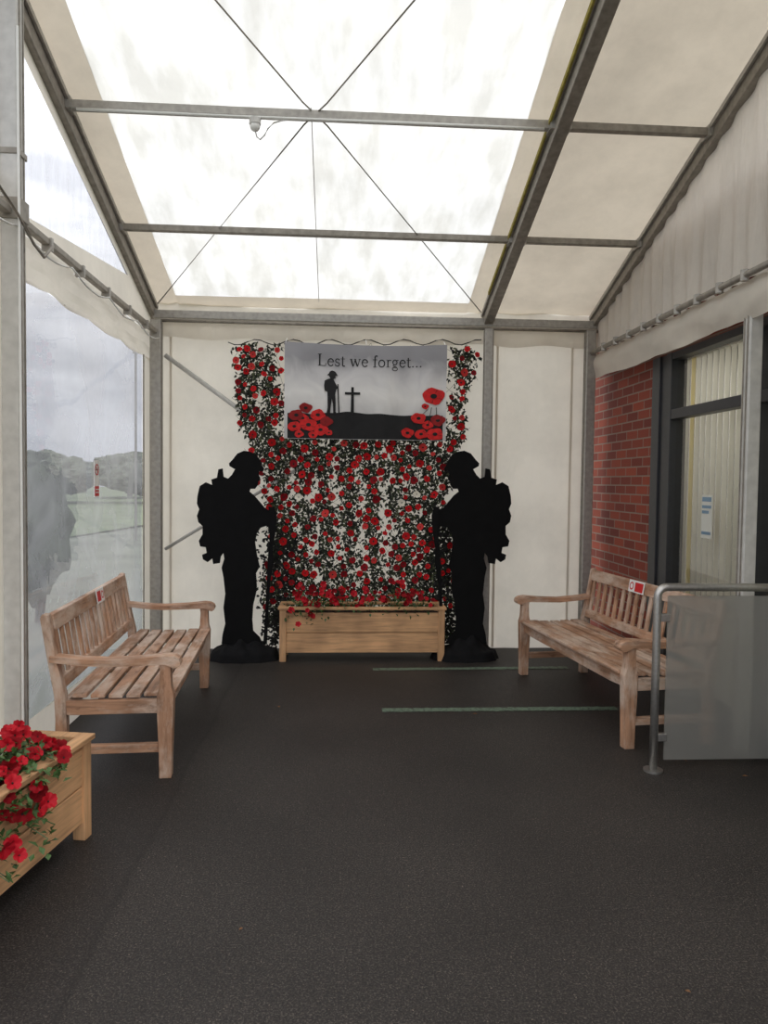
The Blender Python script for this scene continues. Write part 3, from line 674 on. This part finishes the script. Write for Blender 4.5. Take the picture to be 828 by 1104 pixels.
for c, nm in enumerate(('leaf_dark', 'leaf_olive', 'leaf_brown')): obj(['dark_green_scrim', 'olive_scrim', 'black_scrim'][c], leafbm[c], M[nm], net, recalc=False)
bm = NB()
for k in range(2000):
    if R() < .5: px, py = random.gauss(303, 12), U(570, 705)
    else: px, py = random.gauss(476, 11), U(560, 705)
    if 300 < px < 480 and py > 690: continue
    p = npos(px, min(py, 700), U(0, .06)) - Vector((0, YN, 0)); p.z = max(p.z, .03)
    leafq(bm, p, Vector((U(-1, 1), U(-.4, .2), U(-1.2, .4))), Vector((0, -1, 0)), U(.02, .055), U(.015, .03))
obj('lower_scrim', bm, M['leaf_brown'], net, recalc=False)

pm = [blossom_mesh('knitted_poppy', 3, [M['red'], M['print_black']], petals=4, cup=.14, ctr=.24, ripple=.1, notch=.1), blossom_mesh('knitted_poppy', 5, [M['red2'], M['print_black']], petals=3, cup=.2, ctr=.22, ripple=.12, notch=.12),
      blossom_mesh('knitted_poppy', 6, [M['red'], M['print_black']], petals=5, cup=.1, ctr=.2, ripple=.1, notch=.08), blossom_mesh('knitted_poppy', 8, [M['pink'], M['print_black']], petals=4, cup=.16, ctr=.18, ripple=.1, notch=.1)]
wm = blossom_mesh('cream_poppy', 9, [M['cream'], M['print_black']], petals=4, cup=.2, ctr=.15)
random.seed(23); placed = []; tries = 0
def ok(px, py, md):
    return all((px-a)**2+(py-b_)**2 > md*md for a, b_ in placed)
def put_poppy(px, py, r, mesh, label, group):
    placed.append((px, py))
    o = bpy.data.objects.new('knitted_poppy', mesh); C.objects.link(o)
    p = npos(px, py, U(.055, .085))
    o.matrix_world = orient(Vector((U(-.5, .5), -1, U(-.4, .5))).normalized(), U(0, 6), r, p)
    tag(o, label, 'poppy', group)
n_p = 0
for px, py in ((449, 533), (322, 536), (433, 542)):
    put_poppy(px, py, .034, wm, {449: 'cream knitted flower right of centre among the red poppies', 322: 'cream knitted flower on the left part of the net', 433: 'cream knitted flower just left of another cream one on the net'}[px], 'cream flowers on the net')
while n_p < 297 and tries < 80000:
    tries += 1
    px, py = U(250, 517), U(372, 655)
    if not inside(px, py, NP) or (304 < px < 485 and py < 477): continue
    dens = 1.0
    if py > 500 and (px < 300 or px > 474): dens = .3
    if py > 600: dens = .6
    if R() > dens*(.7+.7*nz(px*.05, py*.05, 20)): continue
    r_ = random.choice((.021, .025, .028, .031, .036))
    if not ok(px, py, 5.6+r_*70): continue
    if px < 306 and py < 478: g = ('small red knitted poppy pinned to the net left of the banner', 'poppies left of the banner')
    elif px > 483 and py < 478: g = ('small red knitted poppy pinned to the net right of the banner', 'poppies right of the banner')
    else: g = ('small red knitted poppy pinned to the net below the banner', 'poppies below the banner')
    put_poppy(px, py, r_, random.choices(pm, (5, 4, 4, 2))[0], *g); n_p += 1

# ------------------------------------------------ banner
YBN = 6.36
c0, c1 = onY(307, 368, YBN), onY(482, 372, YBN); zb = onY(395, 474, YBN).z; zt = (c0.z+c1.z)/2
bw, bh = c1.x-c0.x, zt-zb
ban = thing('memorial_banner', 'grey memorial banner reading Lest we forget with soldier, cross and red poppies', 'banner', (c0.x, YBN, zb))
def bwv(x, z): return -.012*math.sin(x*9+z*3)*(.4+.6*(1-z/bh)) - .014*nz(x*4, z*4, 1)-.005*nz(x*10, z*7, 4)
def bsag(x): return -.02*math.sin(math.pi*x/bw)
def bp(x, z, off=0): return (x, bwv(x, z)-off, z + bsag(x)*(z/bh))
bm = NB(); grid(bm, lambda u, v: bp(bw*u, bh*v), 60, 30); cloth = obj('cloth', bm, M['banner'], ban, smooth=True, recalc=False)
PXM = bw/175.0
def b2(px, py): return ((px-307)*PXM, (474-py)*bh/103.0)
bm = NB(); grid(bm, lambda u, v: bp(bw*(.02+.96*u), (b2(0, 447)[1] + .015*nz(u*9, 0) + (.02*math.exp(-((u-.4)/.2)**2)))*v+.004*(1-v), .003), 60, 8); obj('printed_ground', bm, M['print_black'], cloth, recalc=False)
def flat(bm, pts, off, mi=0):
    vs = [bm.verts.new(bp(x, z, off)) for x, z in pts]
    for t in tris(pts): bm.faces.new([vs[i] for i in t]).material_index = mi
bm = NB(); cx, cz0 = b2(380, 447); _, cz1 = b2(380, 417)
flat(bm, [(cx-.014, cz0), (cx+.014, cz0), (cx+.011, cz1), (cx-.011, cz1)], .009)
zc_ = b2(0, 424)[1]; flat(bm, [(cx-.065, zc_-.01), (cx+.065, zc_-.01), (cx+.065, zc_+.012), (cx-.065, zc_+.012)], .0095)
obj('printed_cross', bm, M['print_black'], cloth, recalc=False)
bm = NB()
sp_ = [(354.5, 402.5), (355.5, 400.3), (358, 399.3), (361, 400.3), (363, 403), (364, 405), (361.7, 405), (361.5, 407.5), (359.5, 409), (361, 412), (363, 415.5), (364.5, 418.5), (362.5, 420), (361.5, 425), (362, 434), (362, 444), (364, 447), (359.5, 447), (359, 436), (357.8, 430), (356.8, 438), (356, 447), (352, 447), (353.3, 440), (353.3, 430), (353, 423), (350, 421.5), (349.3, 416), (350, 410.5), (353, 408.8), (356, 408), (354.5, 405.2), (352.5, 404.5)]
flat(bm, [b2(*q) for q in sp_], .012); flat(bm, [b2(*q) for q in ((363.5, 414), (364.8, 414), (365.5, 430), (366.5, 447), (365, 447), (364.2, 430))], .0125)
obj('printed_soldier', bm, M['print_black'], cloth, recalc=False)
random.seed(5)
def ppop(px, py, r, sq=.75):
    x, z = b2(px, py); r *= PXM; n = 18; ph = U(0, 6)
    o_ = U(.008, .013)
    flat(bm, [(x+r*(1+.1*math.sin(3*a+ph))*math.cos(a), max(.004, z+r*sq*(1+.12*math.sin(4*a+ph))*math.sin(a))) for a in [2*math.pi*k/n for k in range(n)]], o_, 0 if R() < .75 else 1)
    flat(bm, [(x+r*.3*math.cos(a), z+r*.22*math.sin(a)) for a in [2*math.pi*k/10 for k in range(10)]], o_+.002, 2)
    for q in range(3):
        a0 = U(0, 6); flat(bm, [(x+r*.3*math.cos(a0), z+r*.25*math.sin(a0)), (x+r*.9*math.cos(a0+.12), z+r*.6*math.sin(a0+.12)), (x+r*.9*math.cos(a0-.03), z+r*.6*math.sin(a0-.03))], o_+.0015, 1)
bm = NB()
for px, py, r in ((320, 449, 8), (330, 441, 7), (343, 448, 8), (352, 455, 7), (318, 461, 7), (333, 459, 9), (346, 464, 8), (323, 469, 5), (338, 470, 5), (327, 452, 6), (355, 467, 4)): ppop(px, py, r)
obj('printed_poppies', bm, [M['print_red'], M['print_dark_red'], M['print_black']], cloth, recalc=False)
bm = NB()
for px, py, r in ((468, 426, 12), (452, 450, 8), (473, 452, 8), (440, 466, 7), (455, 467, 7), (470, 467, 9), (462, 457, 6), (459, 437, 4)): ppop(px, py, r)
obj('printed_poppies', bm, [M['print_red'], M['print_dark_red'], M['print_black']], cloth, recalc=False)
bm = NB()
for a, b_ in (((466, 438), (460, 474)), ((471, 438), (474, 474)), ((452, 457), (450, 474)), ((462, 440), (455, 447))):
    x0, z0 = b2(*a); x1, z1 = b2(*b_); z1 = max(z1, .003)
    flat(bm, [(x0-.003, z0), (x0+.003, z0), (x1+.003, z1), (x1-.003, z1)], .0075)
obj('printed_stems', bm, M['leaf_dark'], cloth, recalc=False)
def arc(cx, cy, rx, ry, a0, a1, n=14): return [(cx+rx*math.cos(math.radians(a0+(a1-a0)*k/n)), cy+ry*math.sin(math.radians(a0+(a1-a0)*k/n))) for k in range(n+1)]
T_, t_ = .085, .04
G = {
 'L': (.60, [([(.14, 0), (.14, .68)], T_), ([(.03, .018), (.5, .018)], .036), ([(.03, .662), (.26, .662)], .034), ([(.5, 0), (.52, .17)], .034)]),
 'e': (.45, [(arc(.22, .22, .17, .205, 8, 325), .062), ([(.05, .25), (.39, .25)], .036)]),
 's': (.38, [(arc(.18, .325, .115, .1, 20, 250, 10)+arc(.18, .115, .125, .1, 70, -160, 10), .055), ([(.3, .33), (.3, .43)], .026), ([(.05, .02), (.05, .14)], .026)]),
 't': (.31, [([(.12, .56), (.12, .1)]+arc(.2, .09, .08, .075, 180, 320, 6), .068), ([(.0, .43), (.27, .43)], .034)]),
 'w': (.70, [([(.06, .43), (.2, .01)], .072), ([(.2, .01), (.33, .43)], .036), ([(.31, .43), (.46, .01)], .072), ([(.46, .01), (.6, .43)], .036), ([(-.02, .433), (.15, .433)], .03), ([(.24, .433), (.4, .433)], .03), ([(.53, .433), (.67, .433)], .03)]),
 'f': (.32, [([(.13, 0), (.13, .54)]+arc(.22, .56, .09, .1, 180, 40, 6), .066), ([(.0, .43), (.28, .43)], .034), ([(.02, .015), (.26, .015)], .03)]),
 'o': (.49, [(arc(.23, .22, .18, .2, 0, 360, 20), .066)]),
 'r': (.36, [([(.12, 0), (.12, .42)], .068), ([(.02, .015), (.24, .015)], .03), ([(.02, .425), (.14, .425)], .03), (arc(.25, .3, .12, .12, 170, 50, 6), .05)]),
 'g': (.46, [(arc(.2, .29, .13, .14, 0, 360, 16), .056), (arc(.2, -.09, .16, .1, 0, 360, 16), .045), ([(.13, .17), (.08, .1), (.14, .05), (.3, .03)], .04), ([(.29, .4), (.42, .42)], .04)]),
 '.': (.24, [(arc(.1, .045, .025, .025, 0, 360, 8), .05)]),
 ' ': (.26, [])}
txt = 'Lest we forget...'; tot = sum(G[c][0] for c in txt)
x0, zbase = b2(342, 394.5); x1, _ = b2(456, 0); ks = (x1-x0)/tot; kz = ks*1.08
bm = NB(); xx = x0
for ch in txt:
    adv, strokes = G[ch]
    for si, (pts, w) in enumerate(strokes):
        pts = [Vector((xx+p_[0]*ks, zbase+p_[1]*kz)) for p_ in pts]
        L_ = []; R_ = []
        for i, p_ in enumerate(pts):
            dd = (pts[min(i+1, len(pts)-1)]-pts[max(i-1, 0)]); dd.normalize(); nn = Vector((-dd.y, dd.x))*w*ks*.52
            L_.append(bm.verts.new(bp(p_.x+nn.x, p_.y+nn.y, .004+.0004*si))); R_.append(bm.verts.new(bp(p_.x-nn.x, p_.y-nn.y, .004+.0004*si)))
        for i in range(len(pts)-1): bm.faces.new((L_[i], L_[i+1], R_[i+1], R_[i]))
    xx += adv*ks
obj('lettering', bm, M['print_black'], cloth, recalc=False, label='black serif lettering Lest we forget...')
for x in (.01, bw*.5, bw-.01):
    bm = NB(); tube(bm, [(x, -.0, bh-.01), (x, .08, bh+.03), (x, .13, bh+.05)], .004, 5); obj('hanging_tie', bm, M['white'], ban)

# ------------------------------------------------ soldier silhouettes
SP = [(263, 486), (270, 487), (276, 490), (279.5, 495), (281.5, 500), (285, 505.5), (283.5, 508.5), (279.5, 508), (279, 512), (281, 517), (278.5, 519), (278, 523), (275, 527), (270, 527), (269, 530), (274, 534), (280, 541), (285, 547), (289, 550), (292, 549), (296.5, 552), (298, 559), (296, 566), (292, 570), (287, 567), (281, 569), (277, 575), (275, 584), (277, 598), (280, 611), (276, 618), (277, 632), (276, 640), (273, 652), (272, 668), (273, 680), (280, 687), (283, 694),
      (239, 694), (240, 684), (243, 672), (241, 655), (243, 640), (241, 622), (239, 612), (242, 602), (241, 596), (238, 600), (237, 607), (230, 608), (229, 602), (224, 606), (219, 603), (218, 598), (223, 596), (222, 590), (216, 589), (214.5, 583), (218.5, 576), (218.5, 567), (214, 563), (212.5, 556), (215, 549), (212.5, 543), (213, 535), (215.5, 524), (222, 520), (229, 523), (228, 517), (234, 515), (235.5, 506), (240, 505), (241, 514), (246, 516), (250, 512), (253.5, 506), (247.5, 502.5), (247, 499.5), (250.5, 496), (256, 489)]
RF = [(290, 546), (296, 547), (298.5, 556), (297.5, 572), (294.5, 592), (295, 606), (291.5, 628), (290, 655), (288, 694), (284, 694), (286.5, 655), (288, 628), (288.5, 606), (290.5, 588), (291, 570)]
YS = 6.2
def soldier(mir, label):
    f = (lambda p: (763.5-p[0], p[1])) if mir else (lambda p: p)
    cxp = f((262, 700)); base = onY(cxp[0], 700, YS); base.z = 0
    t = thing('soldier_cutout', label, 'silhouette', (base.x, YS, 0))
    def pt(p):
        q = onY(*f(p), YS); return (q.x-base.x, q.z)
    bm = NB(); prism(bm, [pt(p) for p in SP], 'y', -.009, .009); obj('figure_board', bm, M['black'], t, recalc=True)
    bm = NB(); prism(bm, [pt(p) for p in RF], 'y', -.022, -.010); obj('rifle', bm, M['black'], t)
    s_ = -1 if mir else 1
    def hf(u, v):
        a = 2*math.pi*u; ca, sa = math.cos(a), math.sin(a)
        rr = 1+.10*nz(ca*1.5, sa*1.5, 3+s_)+.03*math.sin(11*a)
        prof = [(0, .19), (.3, .17), (.6, .12), (.9, .07), (1.0, .0)]
        k = v*4; i = min(int(k), 3); fr_ = k-i
        q = prof[i][0]+(prof[i+1][0]-prof[i][0])*fr_; z = prof[i][1]+(prof[i+1][1]-prof[i][1])*fr_
        return (.29*q*rr*ca, .02+.16*q*rr*sa, max(0, z*(1+.5*nz(ca*3*q, sa*2*q, 6+s_))*(q < 1)))
    bm = NB(); grid(bm, hf, 64, 16); bmesh.ops.remove_doubles(bm, verts=bm.verts[:], dist=.0005); obj('draped_base', bm, M['blackcloth'], t, smooth=True)
    return t
soldier(False, 'flat black soldier cutout left of the planter, head bowed facing right')
soldier(True, 'flat black soldier cutout right of the planter, head bowed facing left')

# ------------------------------------------------ barrier
pb0 = gnd(704, 831); YB_ = pb0.y; x0 = pb0.x
zt_ = onY(712, 633, YB_).z; XE = XB-.03
t = thing('handrail_barrier', 'steel handrail barrier with frosted glass panel at the right edge', 'railing', (x0, YB_, 0))
bm = NB(); pts = [(0, 0, .01), (0, 0, .5), (0, 0, zt_-.05)]+[(.05-.05*math.cos(a), 0, zt_-.05+.05*math.sin(a)) for a in [math.pi/2*k/6 for k in range(1, 7)]]+[(.3, 0, zt_), (XE-x0, 0, zt_)]
tube(bm, pts, .021, 14); obj('handrail', bm, M['steel'], t, smooth=True)
bm = NB(); box(bm, (.055, -.005, .06), (XE-x0-.01, .005, zt_-.045)); gp = obj('glass_panel', bm, M['frost'], t)
for z in (.18, zt_-.16):
    bm = NB(); box(bm, (.018, -.014, z-.02), (.065, .014, z+.02)); obj('glass_clamp', bm, M['steel'], gp, bevel=.003)
bm = NB(); tube(bm, [(0, 0, 0), (0, 0, .01)], .05, 20); obj('floor_flange', bm, M['steel'], t)

# ------------------------------------------------ floor markings and debris
for (a, b_, lab, ww) in (((412, 766), (665, 764), 'worn pale green painted line on the tarmac nearer the camera', .038), ((402, 722), (612, 720), 'worn pale green painted line on the tarmac nearer the planter', .038)):
    A, B = gnd(*a), gnd(*b_); bm = NB(); n = 120
    def lf(u, v):
        p = A.lerp(B, u); w = ww*(1+.35*nz(u*45, v*7)); return (p.x, p.y+(v-.5)*2*w, .003)
    grid(bm, lf, n, 1); tag(obj('painted_line', bm, M['greenline'], recalc=False), lab, 'floor marking')
random.seed(3)
for k, (px, py, lab) in enumerate(((515, 771, 'dry brown leaf lying in the middle of the floor'), (741, 822, 'dry brown leaf lying below the frosted glass'), (300, 762, 'dry leaf lying right of the left bench'), (745, 1072, 'dry leaf in the lower right corner of the floor'), (262, 1002, 'tiny leaf on the tarmac in the lower left'), (800, 838, 'dry leaf at the right edge beside the barrier'))):
    p = gnd(px, py); bm = NB(); leafq(bm, Vector((0, 0, .006)), Vector((U(-1, 1), U(-1, 1), .1)), Vector((0, 0, 1)), .018 if py > 900 else .035, .010 if py > 900 else .02)
    o = tag(obj('dry_leaf', bm, M['dry_leaf'], recalc=False), lab, 'leaf', 'dry leaves on the floor'); o.location = (p.x, p.y, 0)

# ------------------------------------------------ outside to the left
random.seed(9)
def tree(x, y, r, h, label, name='distant_tree', z0=-.03):
    t = thing(name, label, 'tree' if name != 'reflection_stand_in' else 'bush', (x, y, z0), group='trees beyond the clear wall')
    bm = NB(); bmesh.ops.create_icosphere(bm, subdivisions=4, radius=1)
    for v in bm.verts:
        c = v.co.copy(); k = 1+.35*nz(c.x*2+x, c.y*2, c.z*2)+.22*nz(c.x*7, c.y*7+x, c.z*7)
        v.co = Vector((c.x*r*k, c.y*r*k, h*.6+c.z*h*.42*k))
    obj('crown', bm, M['tree'], t)
    bm = NB(); tube(bm, [(0, 0, 0), (.05, 0, h*.3), (0, .03, h*.6)], .18 if h > 2 else .05, 8); obj('trunk', bm, M['bark'], t)
for x, y, r, h, lab in ((-13.6, 31, 1.3, 2.1, 'round tree seen through the clear wall, nearest the left post'), (-15.8, 43, 2.2, 2.3, 'low tree seen through the clear wall, second from the left post'), (-14.6, 53, 2.6, 2.9, 'broad distant tree seen through the middle of the clear wall'), (-26, 66, 4, 3.4, 'far hazy tree seen through the clear wall beside the post'), (-11.2, 44, 1.9, 2.0, 'small tree seen through the clear wall, nearest the corner post')): tree(x, y, r, h, lab, z0=.3)
tree(-3.15, 8.0, .30, 1.62, 'dark added shape standing in for a reflection on the clear plastic wall near the left post', 'reflection_stand_in')  # made-up shrub standing in for the dark reflection of soldier and poppies
t = thing('lamp_post', 'thin lamp post standing outside beyond the clear plastic wall', 'lamp post', (-4.95, 18.5, -.03))
bm = NB(); tube(bm, [(0, 0, 0), (0, 0, 4.6)], .03, 8); obj('pole', bm, M['alu'], t)
bm = NB(); box(bm, (-.06, -.06, 4.6), (.2, .06, 4.66)); obj('lamp_head', bm, M['alu'], t)

# ------------------------------------------------ world: overcast sky, brighter overhead
w = bpy.data.worlds.new('overcast'); S.world = w; w.use_nodes = True; nt = w.node_tree; nt.nodes.clear(); L = nt.links
out = nt.nodes.new('ShaderNodeOutputWorld'); bg = nt.nodes.new('ShaderNodeBackground'); tc = nt.nodes.new('ShaderNodeTexCoord'); sp = nt.nodes.new('ShaderNodeSeparateXYZ')
L.new(tc.outputs['Generated'], sp.inputs[0])
r1 = ramp(nt, sp.outputs[2], [(.0, (.72, .75, .81, 1)), (.12, (.92, .94, .98, 1)), (.45, (1.8, 1.8, 1.82, 1)), (1.0, (2.5, 2.5, 2.5, 1))])
nz_ = N(nt, 'ShaderNodeTexNoise', Scale=6.0, Detail=7.0); mp = nt.nodes.new('ShaderNodeMapping'); mp.inputs['Scale'].default_value = (1, 1, 3); L.new(tc.outputs['Generated'], mp.inputs[0]); L.new(mp.outputs[0], nz_.inputs[0])
r2 = ramp(nt, nz_.outputs[0], [(.36, (.72, .73, .76, 1)), (.6, (1.12, 1.12, 1.12, 1))])
L.new(mul(nt, r1, r2), bg.inputs[0]); bg.inputs[1].default_value = 1.1; L.new(bg.outputs[0], out.inputs[0])
